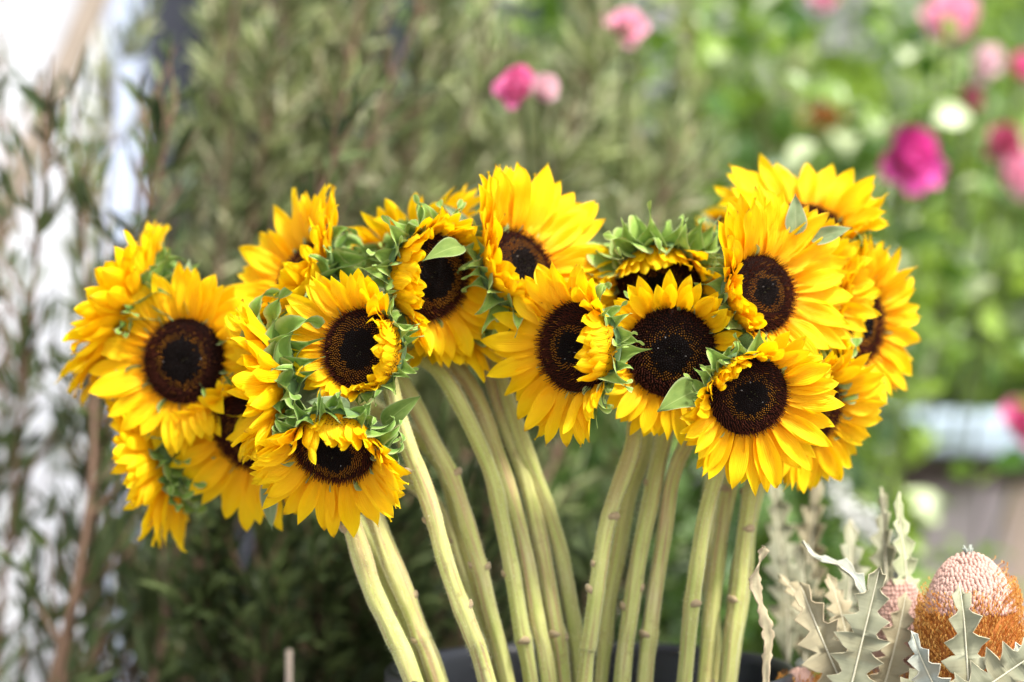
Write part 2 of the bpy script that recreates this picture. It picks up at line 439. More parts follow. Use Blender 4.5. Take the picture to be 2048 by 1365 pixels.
def sunflower(label, px, py, d, n_view, rad, keys, bkeys, disc='ring', npet=36, plen=.046, stem=(), seed=0,
              roll=0, bset='bract', bn=34, blen=.036, extra=(), curl=(), scars=3, hairs=True, jit=1.0):
    """keys: (angle, elevation of the petal above the disc plane, length factor)
       bkeys: (angle, elevation, length factor) for the bracts; angle 0 = right, 90 = up, seen from the front"""
    g = random.Random(1000 + seed); c = P(px, py, d); u, v, n = frame_of(n_view)
    fl = thing("sunflower", label, "sunflower", c, "cut sunflowers standing in the bucket")
    base, flo = DISCS[disc]
    B = Matrix((u, v, n)).transposed().to_4x4()
    so = obj("seed_disc", base, fl, B @ Matrix.Rotation(R(roll + g.uniform(0, 360)), 4, 'Z') @ Matrix.Scale(rad, 4))
    obj("florets", flo, so, kind='stuff')
    # receptacle: a shallow green bowl behind the disc that narrows into the stem
    prof = [(1.03, -.004), (1.08, -.009), (1.0, -.016), (.72, -.023), (.45, -.029), (.30, -.036), (.26, -.042)]
    V, F = [], []; ns = 28
    for r_, z_ in prof:
        for j in range(ns):
            a = 2 * math.pi * j / ns; rr = r_ * rad * (1 + .02 * math.sin(5 * a + seed)); V.append((rr * math.cos(a), rr * math.sin(a), z_))
    for i in range(len(prof) - 1):
        for j in range(ns): F.append((i * ns + j, (i + 1) * ns + j, (i + 1) * ns + (j + 1) % ns, i * ns + (j + 1) % ns))
    obj("receptacle", mesh("receptacle", V, F, M['recept']), fl, B)
    # petals in two rings
    for ring in range(2):
        cnt = int(npet * .92) + (ring == 0)
        for i in range(cnt):
            th = (i + .5 * ring) * 360 / cnt + g.uniform(-3.5, 3.5) * jit
            el, lf = lerp_key(keys, th)
            if lf <= .05 or (g.random() < .04 and seed > 2): continue
            iscurl = any(a0 <= (th % 360) <= a1 for a0, a1 in curl)
            el += g.gauss(0, 6) * jit + (-7 if ring else 5)
            el = min(el, 128)
            L = 1.0 * plen * lf * g.uniform(.86, 1.10); W = plen * (.55 + .45 * lf) * g.uniform(.85, 1.12)
            a = R(th); er = u * math.cos(a) + v * math.sin(a); et = -u * math.sin(a) + v * math.cos(a)
            e = R(el); X = er * math.cos(e) + n * math.sin(e); Z = n * math.cos(e) - er * math.sin(e)
            yaw = R(g.gauss(0, 6) * jit); X2 = X * math.cos(yaw) + et * math.sin(yaw); Y2 = Z.cross(X2)
            rl = R(g.gauss(0, 9) * jit); Y3 = Y2 * math.cos(rl) + Z * math.sin(rl); Z3 = X2.cross(Y3)
            p0 = er * rad * (1.0 + .03 * ring) + n * (-.002 - .004 * ring)
            me = g.choice(CURLP if iscurl and g.random() < .6 else PETALS)
            Mx = Matrix(((X2.x * L, Y3.x * W, Z3.x * L, p0.x), (X2.y * L, Y3.y * W, Z3.y * L, p0.y), (X2.z * L, Y3.z * W, Z3.z * L, p0.z), (0, 0, 0, 1)))
            o = bpy.data.objects.new("petal", me); COL.objects.link(o); o.parent = fl; o.matrix_local = Mx
    # bracts in three rows on the back
    for row in range(3):
        cnt = bn // 3
        for i in range(cnt):
            th = (i + row / 3) * 360 / cnt + g.uniform(-8, 8)
            el, lf = lerp_key(bkeys, th)
            if lf <= .05: continue
            el += (10, -12, -38)[row] + g.gauss(0, 9)
            el = min(el, lerp_key(keys, th)[0] - (14, 20, 30)[row])
            L = blen * lf * g.uniform(.8, 1.2); a = R(th); er = u * math.cos(a) + v * math.sin(a); et = -u * math.sin(a) + v * math.cos(a)
            e = R(el); X = er * math.cos(e) + n * math.sin(e); Z = n * math.cos(e) - er * math.sin(e)
            yaw = R(g.gauss(0, 14)); X2 = X * math.cos(yaw) + et * math.sin(yaw); Y2 = Z.cross(X2)
            p0 = er * rad * (1.05, 1.0, .86)[row] + n * (-.008, -.013, -.018)[row]
            W = L * g.uniform(.95, 1.15)
            Mx = Matrix(((X2.x * L, Y2.x * W, Z.x * L, p0.x), (X2.y * L, Y2.y * W, Z.y * L, p0.y), (X2.z * L, Y2.z * W, Z.z * L, p0.z), (0, 0, 0, 1)))
            o = bpy.data.objects.new("bract", g.choice(BR[bset])); COL.objects.link(o); o.parent = fl; o.matrix_local = Mx
    if stem:
        pts = [c - n * .034, c - n * .055 - Vector((0, 0, .004))] + [P(*s) for s in stem]
        a, b = pts[-2], pts[-1]; dz = (b.z - .035) / (a.z - b.z)
        q = b + (b - a) * dz * .75; q.z = .035
        bx, by = .078, .165; off = Vector((q.x - bx, q.y - by)); mx = .135
        if off.length > mx: off *= mx / off.length
        q.x, q.y = bx + off.x, by + off.y
        pts.append((b + q) / 2 + (b - a) * dz * .05); pts.append(q)
        stem_parts(fl, pts, seed, rad=THICK.get(seed, STEM_R), scars=scars, hairs=hairs)
    return fl, c


# ---------------------------------------------------------------- the setting
def box(x0, x1, y0, y1, z0, z1):
    v = [(x0, y0, z0), (x1, y0, z0), (x1, y1, z0), (x0, y1, z0), (x0, y0, z1), (x1, y0, z1), (x1, y1, z1), (x0, y1, z1)]
    return v, [(0, 3, 2, 1), (4, 5, 6, 7), (0, 1, 5, 4), (1, 2, 6, 5), (2, 3, 7, 6), (3, 0, 4, 7)]


def boxmesh(name, m, *a):
    v, f = box(*a); return mesh(name, v, f, m, smooth=False)


M['paving'] = mat("paving_grey", (.24, .23, .22), rough=.85, bump=(30, .5, .01))
M['canvas'] = mat("white_canvas", (.88, .88, .90), rough=.8, trans=.15, bump=(3, .3, .05))
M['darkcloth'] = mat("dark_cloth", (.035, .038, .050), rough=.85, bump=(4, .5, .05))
M['greywall'] = mat("violet_grey_render", (.30, .28, .32), rough=.85, bump=(8, .4, .02))
M['hedge'] = mat("far_hedge", (.06, .10, .035), rough=.6)
v, f = box(-60, 60, -40, 90, -.2, 0)
ground = obj("ground", mesh("ground", v, f, M['paving'], smooth=False), kind='structure')

# white marquee side wall far left, with its pole
t_ = thing("marquee", "white canvas marquee wall glowing behind the thin foliage at the far left", "marquee", (-1.25, 2.6, 0))
V, F = [], []; nx, nz = 40, 12
for i in range(nx + 1):
    for j in range(nz + 1):
        x = -2.6 + i * (2.6 + .44) / nx; V.append((x, .05 * math.sin(x * 9) + .02 * math.sin(j * 1.1 + x * 3), j * 2.6 / nz))
for i in range(nx):
    for j in range(nz): a = i * (nz + 1) + j; F.append((a, a + nz + 1, a + nz + 2, a + 1))
wl = obj("canvas_wall", mesh("canvas_wall", V, F, M['canvas']), t_)
so = wl.modifiers.new("thick", 'SOLIDIFY'); so.thickness = .004
M['pole'] = mat("beige_timber", (.42, .34, .27), rough=.7, bump=(20, .4, .01))
v, f, u = tube(catmull([(.10, -.3, 0.0), (.22, -.28, .8), (.55, -.3, 2.2)], 4), .028, 10)
M['canvas_shade'] = mat("canvas_shaded_blue", (.52, .58, .72), rough=.8)  # shade at the white canvas edge, painted as a pale blue strip
vv, ff = box(.445, .50, -.02, .06, 0, 2.6)
obj("shaded_edge", mesh("shaded_edge", vv, ff, M['canvas_shade'], smooth=False), t_)
p0, p1 = P(10, 420, 1.6), P(185, 10, 1.6)
dv = (p1 - p0); o_ = Vector((-1.25, 2.6, 0))
v, f, u = tube(catmull([tuple(p0 - dv * 2.4 - o_), tuple(p0 - o_), tuple(p1 - o_), tuple(p1 + dv * 1.2 - o_)], 4), .024, 10)
obj("leaning_pole", mesh("leaning_pole", v, f, M['pole']), t_)

# dark stall behind the shrubs
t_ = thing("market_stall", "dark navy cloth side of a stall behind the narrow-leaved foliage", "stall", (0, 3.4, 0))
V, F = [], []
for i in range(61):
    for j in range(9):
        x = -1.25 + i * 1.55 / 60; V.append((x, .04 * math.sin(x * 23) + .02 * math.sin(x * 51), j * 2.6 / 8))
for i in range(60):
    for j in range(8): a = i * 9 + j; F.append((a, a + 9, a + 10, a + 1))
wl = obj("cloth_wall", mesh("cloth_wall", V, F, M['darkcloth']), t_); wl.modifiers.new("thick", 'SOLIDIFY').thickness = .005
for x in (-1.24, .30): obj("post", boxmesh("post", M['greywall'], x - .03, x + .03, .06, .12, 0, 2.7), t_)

# grey building far behind on the right
t_ = thing("building", "violet-grey rendered building behind the rose bush", "building", (3, 9, 0))
obj("wall", boxmesh("wall", M['greywall'], -5, 6, 0, .3, 0, 5), t_)
M['pane'] = mat("window_glass", (.03, .04, .05), rough=.08, spec=.6)
M['frame'] = mat("window_frame", (.55, .55, .56), rough=.5)
for x in (-3.2, -.6, 2.0, 4.4):
    wv, wf = merge([(*box(x - .6, x - .52, -.05, -.003, 1.0, 2.6), 0, None), (*box(x + .52, x + .6, -.05, -.003, 1.0, 2.6), 0, None),
                    (*box(x - .518, x + .518, -.05, -.003, 2.52, 2.6), 0, None), (*box(x - .518, x + .518, -.05, -.003, 1.0, 1.08), 0, None)])[:2]
    wn = obj("window", mesh("window", wv, wf, M['frame'], smooth=False), t_)
    obj("pane", boxmesh("pane", M['pane'], x - .515, x + .515, -.03, -.01, 1.083, 2.517), wn)

# ---------------------------------------------------------------- display table on the right, behind
M['tabletop'] = mat("white_tabletop", (.50, .60, .70), rough=.5)
M['under'] = mat("brown_board_shaded", (.075, .055, .045), rough=.8)  # shade beneath the tabletop is put into this dark brown
M['boardg'] = mat("grey_pink_board", (.44, .38, .37), rough=.75)
M['boardb'] = mat("beige_board", (.62, .48, .38), rough=.75)
M['boardp'] = mat("pale_pink_board", (.52, .44, .44), rough=.75)
M['boardv'] = mat("lilac_board", (.42, .36, .40), rough=.75)
TD = 1.9
pt = P(1752, 866, TD)
t_ = thing("display_table", "white-topped table with pinkish board front behind the banksia", "table", (pt.x, pt.y, 0))
px2m = (D0 + TD) / FPX
th_ = 70 * px2m
wv, wf = box(0, 1.5, 0, .35, -th_ / 2, th_ / 2)
tt = obj("tabletop", mesh("tabletop", wv, wf, M['tabletop'], smooth=False), t_, Matrix.Translation((0, 0, pt.z)) @ Matrix.Rotation(R(-10), 4, 'Z') @ Matrix.Rotation(R(1.5), 4, 'Y'))
tt.modifiers.new("b", 'BEVEL').width = .006
zt = pt.z - th_ / 2 - .012
obj("apron", boxmesh("apron", M['under'], .01, 1.3, .03, .06, zt - .05, zt), t_)
xs = [.04, .085, .19, .235, .31, .45, .60, .80, 1.0, 1.25]; mm = ['under', 'boardg', 'boardp', 'boardb', 'boardv', 'boardp', 'boardg', 'boardb', 'boardp']
for i in range(len(xs) - 1):
    obj("board", boxmesh("board", M[mm[i]], xs[i], xs[i + 1] - .004, .05 + .006 * (i % 2) , .075 + .006 * (i % 2), .20 if i else 0, zt - .052), t_)
for x in (.06, 1.2):
    for y in (.12, .6): obj("leg", boxmesh("leg", M['under'], x - .02, x + .02, y - .02, y + .02, 0, zt - .06), t_)
obj("plinth", boxmesh("plinth", M['under'], .0, 1.28, .05, .10, .0, .198), t_)

# ---------------------------------------------------------------- fine-leaved shrubs (behind, left and middle)
def oliv(a, b, pale=None):
    def f(t, b_):
        r_ = objrand(t)
        g_ = t.nodes.new("ShaderNodeNewGeometry").outputs["Random Per Island"]
        c = mixc(t, ramp(t, g_, [(0, (0, 0, 0)), (1, (1, 1, 1))]), a, b)
        if pale: c = mixc(t, ramp(t, g_, [(.80, (0, 0, 0)), (.84, (1, 1, 1))]), c, pale)  # pale share of leaves is a painted stand-in for bright highlights
        t.links.new(c, b_.inputs["Base Color"]); return c
    return f


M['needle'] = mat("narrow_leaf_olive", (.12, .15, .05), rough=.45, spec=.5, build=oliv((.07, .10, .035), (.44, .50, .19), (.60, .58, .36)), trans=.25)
M['needlel'] = mat('narrow_leaf_sunlit', (.2, .2, .1), rough=.4, spec=.5, build=oliv((.12, .16, .05), (.46, .52, .20), (.68, .72, .42)), trans=.3)  # lighter copy of the olive leaf, sunlight put into the colour
M['needled'] = mat("narrow_leaf_shade_dark", (.06, .09, .03), rough=.5, spec=.4, build=oliv((.024, .042, .014), (.12, .16, .05)), trans=.2)  # darker copy of the olive leaf, the low shrub's shade put into its colour
M['twig'] = mat("twig_brown", (.21, .13, .085), rough=.8)


def inst(tv, tf, mats, uv=None):
    """place one template many times: mats = list of 4x4 numpy"""
    tv = np.asarray(tv, float); n = len(tv); V = []; F = []
    h = np.hstack([tv, np.ones((n, 1))])
    for k, m in enumerate(mats):
        V.append((h @ m.T)[:, :3])
    tf = np.array([list(q) for q in tf]); F = (tf[None] + (np.arange(len(mats)) * n)[:, None, None]).reshape(-1, tf.shape[1])
    return np.vstack(V), F


def mat_from(X, Z, p, L, W=None):
    X = X / (np.linalg.norm(X) + 1e-9); Y = np.cross(Z, X); Y /= np.linalg.norm(Y) + 1e-9; Z = np.cross(X, Y)
    m = np.eye(4); m[:3, 0] = X * L; m[:3, 1] = Y * (W or L); m[:3, 2] = Z * L; m[:3, 3] = p; return m


NEEDLE = blade(lambda t: max(0.02, math.sin(min(1, t * .95 + .05) * math.pi) ** .6), .062, [.1, .0, -.1, -.25], .3, 5, 2, .5, 0, 0, 1)


def fine_shrub(label, base, branches, seed, m_leaf, leaf_len=.045, dens=1.0, lw=1.0, bare=0.):
    g = np.random.default_rng(seed); root = thing("fine_leaved_shrub", label, "shrub", base)
    b0 = np.array(base)
    for (p0, p1, p2) in branches:
        pts = catmull([np.array(p0) - b0, np.array(p1) - b0, np.array(p2) - b0], 14)
        n = len(pts); T = np.gradient(pts, axis=0); T /= np.linalg.norm(T, axis=1)[:, None]
        parts = [tube(pts, np.linspace(.0055, .0016, n), 6)]; ms = []
        for i in range(max(3, int(n * bare)), n):
            for s_ in range(2):
                if g.random() > .62: continue
                d = g.normal(size=3); d -= T[i] * d.dot(T[i]); d /= np.linalg.norm(d)
                L = g.uniform(.06, .16) * (1.15 - .6 * i / n)
                e = T[i] * .82 + d * g.uniform(.35, .7); tp = catmull([pts[i], pts[i] + e * L * .5, pts[i] + e * L * .9 + T[i] * L * .2], 5)
                parts.append(tube(tp, np.linspace(.0022, .0010, len(tp)), 4, cap=False))
                tt_ = np.gradient(tp, axis=0); tt_ /= np.linalg.norm(tt_, axis=1)[:, None]
                for _ in range(int(L * 210 * dens)):
                    k = g.integers(1, len(tp)); q = tp[k] + tt_[k] * g.uniform(-.5, .5) * L / 8
                    dd = g.normal(size=3); dd -= tt_[k] * dd.dot(tt_[k]); dd /= np.linalg.norm(dd)
                    X = tt_[k] * g.uniform(.6, 1) + dd * g.uniform(.2, .75)
                    ms.append(mat_from(X, np.cross(X, g.normal(size=3)), q, leaf_len * g.uniform(.55, 1.2), leaf_len * lw * g.uniform(.7, 1.3)))
        v, f, mi, _ = merge([(a, b, 0, None) for a, b, c in parts])
        br = obj("branch", mesh("branch", v, f, M['twig']), root)
        vv, ff = inst(NEEDLE[0], NEEDLE[1], ms)
        obj("leaves", mesh("leaves", vv, ff, m_leaf), br, kind='stuff')
    return root


g = np.random.default_rng(5)


def fan(n, x0, x1, d0, d1, top0, top1, lean0, lean1, by=1700, wig=60):
    out = []
    for i in range(n):
        f = (i + g.uniform(-.4, .4)) / max(1, n - 1); d = g.uniform(d0, d1)
        bx = x0 + (x1 - x0) * f; ty = g.uniform(top0, top1); ln = lean0 + (lean1 - lean0) * f + g.uniform(-.1, .1)
        tx = bx + ln * (by - ty)
        out.append((P(bx, by, d), P((bx + tx) / 2 + g.uniform(-wig, wig), (by + ty) / 2, d + g.uniform(-.05, .05)), P(tx, ty, d + g.uniform(-.1, .1))))
    return out


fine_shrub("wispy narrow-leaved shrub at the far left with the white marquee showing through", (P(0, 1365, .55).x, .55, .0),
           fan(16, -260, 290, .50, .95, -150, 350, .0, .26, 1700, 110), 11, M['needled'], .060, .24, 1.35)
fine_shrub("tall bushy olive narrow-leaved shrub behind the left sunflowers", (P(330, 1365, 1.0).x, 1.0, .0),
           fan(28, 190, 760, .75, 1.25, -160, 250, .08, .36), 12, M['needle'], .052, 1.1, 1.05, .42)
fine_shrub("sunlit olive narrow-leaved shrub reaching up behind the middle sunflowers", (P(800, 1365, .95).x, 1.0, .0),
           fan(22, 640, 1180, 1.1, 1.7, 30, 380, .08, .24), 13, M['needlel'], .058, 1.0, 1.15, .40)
fine_shrub("low dark, shaded narrow-leaved shrub behind the left stems", (P(520, 1365, .6).x, .7, .0),
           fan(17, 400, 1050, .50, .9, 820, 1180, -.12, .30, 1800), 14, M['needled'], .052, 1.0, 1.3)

# ---------------------------------------------------------------- rose bushes (behind, right)
def broad(t): return max(.03, math.sin(min(1, t) ** .8 * math.pi) ** .75)


ROSELEAF = blade(broad, .36, [.25, 0, -.2, -.5], .2, 5, 2, .25, 0, .1, 3)
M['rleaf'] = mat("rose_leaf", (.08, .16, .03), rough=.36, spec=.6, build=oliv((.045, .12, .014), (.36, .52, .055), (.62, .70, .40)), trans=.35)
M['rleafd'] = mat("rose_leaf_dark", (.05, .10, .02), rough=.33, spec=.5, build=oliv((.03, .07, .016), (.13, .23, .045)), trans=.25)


def rose_petal_mat(name, c, c2):
    def f(t, b):
        uv, u, v = uvn(t); k = ramp(t, u, [(0, c2), (.55, c), (1, c)]); t.links.new(k, b.inputs["Base Color"]); return k
    return mat(name, c, rough=.5, spec=.3, build=f, trans=.35)


RP = {'pale': rose_petal_mat("rose_pale_pink", (.88, .45, .58), (.9, .74, .76)), 'hot': rose_petal_mat("rose_magenta", (.80, .10, .44), (.85, .48, .62)),
      'pink': rose_petal_mat("rose_pink", (.85, .22, .45), (.88, .5, .6)), 'deep': rose_petal_mat("rose_dusky_red", (.58, .12, .22), (.6, .2, .28)),
      'blush': rose_petal_mat("rose_blush", (.85, .62, .66), (.9, .78, .76)), 'orange': rose_petal_mat("rose_faded_orange", (.52, .20, .05), (.3, .12, .05))}
RPM = {k: [mesh("petal", *blade(lambda t: min(1, .45 + 1.1 * t) * max(0, 1 - max(0, t - .6) ** 2 * 5.0) ** .5, .46, b_, 0, 7, 6, .55, 0, .08, q)[:2], m,
                uv=blade(lambda t: 1, .4, b_, 0, 7, 6)[2]) for q, b_ in enumerate(([.2, .3, .5, .9], [.1, .2, .6, .4], [.3, .2, .2, -.4]))] for k, m in RP.items()}


def bloom(root, o, px, py, d, size_px, key, face, seed):
    g = random.Random(seed); c = P(px, py, d) - o; r_ = size_px / FPX * (D0 + d) / 2; u, v, n = frame_of(face)
    obj('stalk', mesh('stalk', *tube(catmull([(0, 0, .05), tuple(Vector((c.x * .8, c.y * .6, max(.3, c.z - .5)))), tuple(c - n * r_ * .4)], 6), .004, 6)[:2], M['cane']), root)
    core = obj("rose_bloom", mesh("rose_bloom", *ball(tuple(c), r_ * .42, 10, 7), RPM[key][0].materials[0]), root)
    for ring, (cnt, el, L) in enumerate(((5, 82, 1.0), (6, 64, 1.15), (7, 40, 1.2), (6, 12, 1.15))):
        for i in range(cnt):
            a = 2 * math.pi * (i + .5 * ring) / cnt + g.uniform(-.2, .2); e = R(el + g.gauss(0, 7))
            er = u * math.cos(a) + v * math.sin(a); X = er * math.cos(e) + n * math.sin(e); Z = n * math.cos(e) - er * math.sin(e)
            m = mat_from(np.array(X), np.array(Z), np.array(c - n * r_ * .45 + er * r_ * .12), r_ * L * g.uniform(.9, 1.1), r_ * 1.25)
            obj("petal", g.choice(RPM[key]), core, Matrix(m.tolist()))


def ball(c, r, ns=12, nr=8, sz=1.0):
    V, F = [], []
    for i in range(nr + 1):
        a = math.pi * i / nr
        for j in range(ns):
            b = 2 * math.pi * j / ns; V.append((c[0] + r * math.sin(a) * math.cos(b), c[1] + r * math.sin(a) * math.sin(b), c[2] + r * sz * math.cos(a)))
    for i in range(nr):
        for j in range(ns): F.append((i * ns + j, (i + 1) * ns + j, (i + 1) * ns + (j + 1) % ns, i * ns + (j + 1) % ns))
    return V, F


def rose_bush(label, base, canes, seed, m_leaf, leaf=.045, dens=1.0, blooms=()):
    g = np.random.default_rng(seed); root = thing("rose_bush", label, "rose bush", base); b0 = np.array(base)
    for (p0, p1, p2) in canes:
        pts = catmull([np.array(p0) - b0, np.array(p1) - b0, np.array(p2) - b0], 10); n = len(pts)
        T = np.gradient(pts, axis=0); T /= np.linalg.norm(T, axis=1)[:, None]
        br = obj("cane", mesh("cane", *tube(pts, np.linspace(.007, .003, n), 6)[:2], M['cane']), root)
        ms = []
        for i in range(2, n):
            for _ in range(int(10 * dens)):
                d = g.normal(size=3); d /= np.linalg.norm(d); q = pts[i] + d * g.uniform(.02, .17)
                X = d + T[i] * .4 + g.normal(size=3) * .5; Z = np.array([.1, -.35, 1]) + g.normal(size=3) * .55
                ms.append(mat_from(X, Z, q, leaf * g.uniform(.6, 1.3)))
        vv, ff = inst(ROSELEAF[0], ROSELEAF[1], ms)
        obj("leaves", mesh("leaves", vv, ff, m_leaf), br, kind='stuff')
    for i, b in enumerate(blooms): bloom(root, Vector(base), *b, seed * 10 + i)
    return root


M['cane'] = mat("rose_cane", (.10, .12, .04), rough=.6)
g = np.random.default_rng(8)
rose_bush("leafy rose bush behind the middle with small pink and blush roses at its upper left", (P(1350, 1365, 1.5).x, 1.5, 0),
          fan(15, 1120, 1720, 1.25, 1.85, -150, 250, -.05, .05, 1700), 21, M['rleaf'], .056, .95,
          ((1250, 58, .85, 78, 'pale', (.1, .4, .8)), (1036, 172, .60, 88, 'pink', (-.5, .4, .6)), (1085, 178, .62, 74, 'blush', (.5, .3, .7)), (1645, 2, 1.4, 62, 'pale', (0, .2, .9))))
rose_bush("rose bush at the right with large pink, magenta and dusky roses", (P(1900, 1365, 2.4).x, 2.75, 0),
          fan(13, 1640, 2350, 2.65, 3.1, -200, 300, -.08, .02, 1000), 22, M['rleaf'], .060, .85,
          ((1902, 48, 1.35, 128, 'pale', (-.1, .5, .8)), (1968, 122, 1.35, 86, 'blush', (.6, -.2, .6)), (2046, 136, 1.35, 66, 'pink', (.2, .3, .8)),
           (1820, 316, 1.1, 126, 'hot', (.25, .15, .9)), (2012, 286, 1.35, 74, 'deep', (.1, .2, .9)), (2042, 352, 1.35, 96, 'pale', (.1, .3, .9)),
           (1942, 196, 1.35, 46, 'deep', (0, .2, .9)), (2058, 850, 1.3, 110, 'pink', (-.3, .4, .8)), (1652, 246, 2.2, 84, 'orange', (0, -.2, .9))))
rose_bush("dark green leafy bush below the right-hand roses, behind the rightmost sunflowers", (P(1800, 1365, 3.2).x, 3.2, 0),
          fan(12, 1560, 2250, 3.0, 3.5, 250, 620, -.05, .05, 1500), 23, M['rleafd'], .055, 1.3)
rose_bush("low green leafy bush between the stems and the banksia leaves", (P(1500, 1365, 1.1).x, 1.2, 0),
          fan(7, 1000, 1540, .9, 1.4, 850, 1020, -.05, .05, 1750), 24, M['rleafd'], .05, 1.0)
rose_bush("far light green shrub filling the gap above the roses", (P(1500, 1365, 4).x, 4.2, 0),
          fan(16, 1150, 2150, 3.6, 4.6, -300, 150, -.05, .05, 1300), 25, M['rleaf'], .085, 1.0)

# ---------------------------------------------------------------- buckets
M['bucket'] = mat("black_plastic", (.012, .013, .017), rough=.35, spec=.5, bump=(60, .15, .002))
M['bucketg'] = mat("grey_plastic", (.10, .10, .13), rough=.4, spec=.5)
M['water'] = mat("bucket_water", (.03, .035, .025), rough=.05, spec=.6)


def bucket(name, label, cat, loc, r_top, r_bot, h, m, water=.0, rim=.007):
    t_ = thing(name, label, cat, loc)
    prof = [(0, 0), (r_bot, 0), (r_bot + (r_top - r_bot) * .5, h * .5), (r_top - .002, h - .03), (r_top + rim * .4, h - .028), (r_top + rim, h - .022), (r_top + rim, h - .004), (r_top + rim * .5, h),
            (r_top - rim * .2, h - .001), (r_top - .006, h - .012), (r_bot + (r_top - r_bot) * .5 - .004, h * .5), (r_bot - .004, .006), (0, .006)]
    V, F = [], []; ns = 64
    for r_, z_ in prof:
        for j in range(ns): a = 2 * math.pi * j / ns; V.append((r_ * math.cos(a), r_ * math.sin(a), z_))
    for i in range(len(prof) - 1):
        for j in range(ns): F.append((i * ns + j, i * ns + (j + 1) % ns, (i + 1) * ns + (j + 1) % ns, (i + 1) * ns + j))
    obj("body", mesh("body", V, F, m), t_)
    if water:
        rw = (r_bot + (r_top - r_bot) * water / h) - .006
        V = [(rw * math.cos(2 * math.pi * j / ns), rw * math.sin(2 * math.pi * j / ns), water) for j in range(ns)]
        obj("water", mesh("water", V, [tuple(range(ns))], M['water'], smooth=False), t_)
    return t_


bz = P(1185, 1333, .165).z
bucket("bucket", "wide black plastic bucket holding the sunflower stems", "bucket", (.078, .165, 0), .198, .172, bz, M['bucket'], water=.12)
for i, (px_, d_, lb) in enumerate(((240, .75, "grey plastic bucket behind the far-left sunflowers, under the olive shrub"), (760, .95, "grey plastic bucket behind the left group of stems"))):
    p_ = P(px_, 1365, d_); bucket("bucket", lb, "bucket", (p_.x, p_.y, 0), .15, .12, .30, M['bucketg'])

# ---------------------------------------------------------------- sunflowers
F0 = [(0, 10, 1.0), (180, 10, 1.0)]
B0 = [(0, -6, .9), (180, -6, .9)]

sunflower("front sunflower of the left group, gold-ringed disc, right-hand petals folded over it", 722, 700, .015, (-.33, .10, .93), .0385,
          [(0, 118, .62), (35, 105, .62), (62, 66, .66), (90, 25, .85), (130, 8, 1.05), (160, 8, 1.12), (190, 15, .72), (215, 32, .60), (240, 50, .50), (285, 92, .42), (320, 114, .55)],
          [(0, 38, .75), (60, 40, .9), (110, 20, .9), (180, 10, .6), (240, 15, .5), (320, 30, .7)],
          'wide', 40, .047, ((800, 850, .07), (850, 980, .07), (890, 1120, .07), (940, 1260, .07), (975, 1365, .08)), 1, bset='bractl', bn=42, blen=.030, curl=((25, 75), (235, 300)))
sunflower("lowest sunflower of the left group, tilted down, with two petals curled over its dark disc", 668, 900, .0, (-.12, -.58, .80), .0385,
          [(0, 55, .72), (30, 80, .60), (60, 112, .62), (85, 122, .62), (105, 105, .30), (125, 122, .85), (150, 62, .80), (180, 30, .85), (225, 8, 1.1), (270, -2, 1.22), (310, 12, 1.0), (340, 38, .9)],
          [(0, 25, 1.1), (60, 40, 1.0), (90, 55, 1.1), (140, 45, 1.0), (180, 10, .9), (270, -10, .8), (320, 0, 1)],
          'ring', 42, .050, ((688, 1000, .075), (706, 1060, .07), (742, 1170, .07), (786, 1270, .07), (828, 1365, .07)), 2, bn=36, blen=.036, curl=((20, 70),), jit=.9)
sunflower("large open sunflower at the left facing the camera, slightly out of focus", 367, 722, .14, (-.22, .05, .97), .042,
          [(0, 30, .8), (90, 6, .98), (180, 4, 1.15), (250, 8, .95), (300, 25, .9)], B0, 'thin', 38, .053,
          ((520, 860, .24), (690, 900, .22), (850, 985, .17), (905, 1120, .15), (950, 1260, .14), (985, 1365, .14)), 3)
sunflower("side-on sunflower facing left, broad green bracts between it and the gold-ringed front sunflower", 545, 768, .06, (-.93, -.06, .22), .041,
          [(0, 50, 1.2), (60, 50, 1.1), (90, 48, .95), (180, 42, 1.0), (270, 48, .95), (320, 50, 1.15)],
          [(0, 2, .95), (60, 20, 1.2), (90, 35, 1.2), (180, 10, .8), (300, 5, 1.0)], 'dark', 50, .050,
          ((660, 880, .12), (735, 1000, .1), (786, 1130, .085), (838, 1260, .085), (876, 1365, .085)), 4, bn=40, blen=.048)
sunflower("sunflower half hidden below the side-on one, facing down and left above the lowest head", 498, 868, .12, (-.42, -.42, .80), .041,
          [(0, 30, .8), (90, 50, .35), (140, 26, .42), (175, 8, .95), (225, 5, 1.15), (270, 5, 1.1), (320, 10, 1.0)], B0, 'dark', 38, .054,
          ((620, 930, .18), (708, 1035, .13), (752, 1150, .11), (806, 1260, .11), (850, 1365, .11)), 5)
sunflower("leftmost sunflower, seen from its side with petals swept left and no disc visible", 264, 612, .20, (-.86, .46, .10), .042,
          [(0, 42, 1.1), (60, 30, .85), (90, 24, .80), (130, 20, .95), (180, 18, 1.05), (270, 14, 1.1)], [(0, 10, 1.1), (90, 5, 1.1), (180, -10, .6), (270, 10, 1.0)], 'dark', 50, .060,
          ((420, 700, .28), (640, 760, .26), (860, 900, .2), (920, 1060, .17), (960, 1200, .16), (1000, 1365, .16)), 6)
sunflower("sunflower hanging below the large left one, turned away to the left with ragged petals", 325, 905, .20, (-.88, -.30, -.05), .040,
          [(0, 40, .9), (90, 30, .9), (180, 30, .95), (270, 30, 1.15)], [(0, 10, 1.0), (90, 0, 1), (180, 0, .6), (270, 15, 1.1)], 'dark', 44, .055,
          ((430, 930, .24), (600, 960, .2), (728, 1060, .15), (776, 1180, .13), (825, 1290, .13), (858, 1365, .13)), 7)
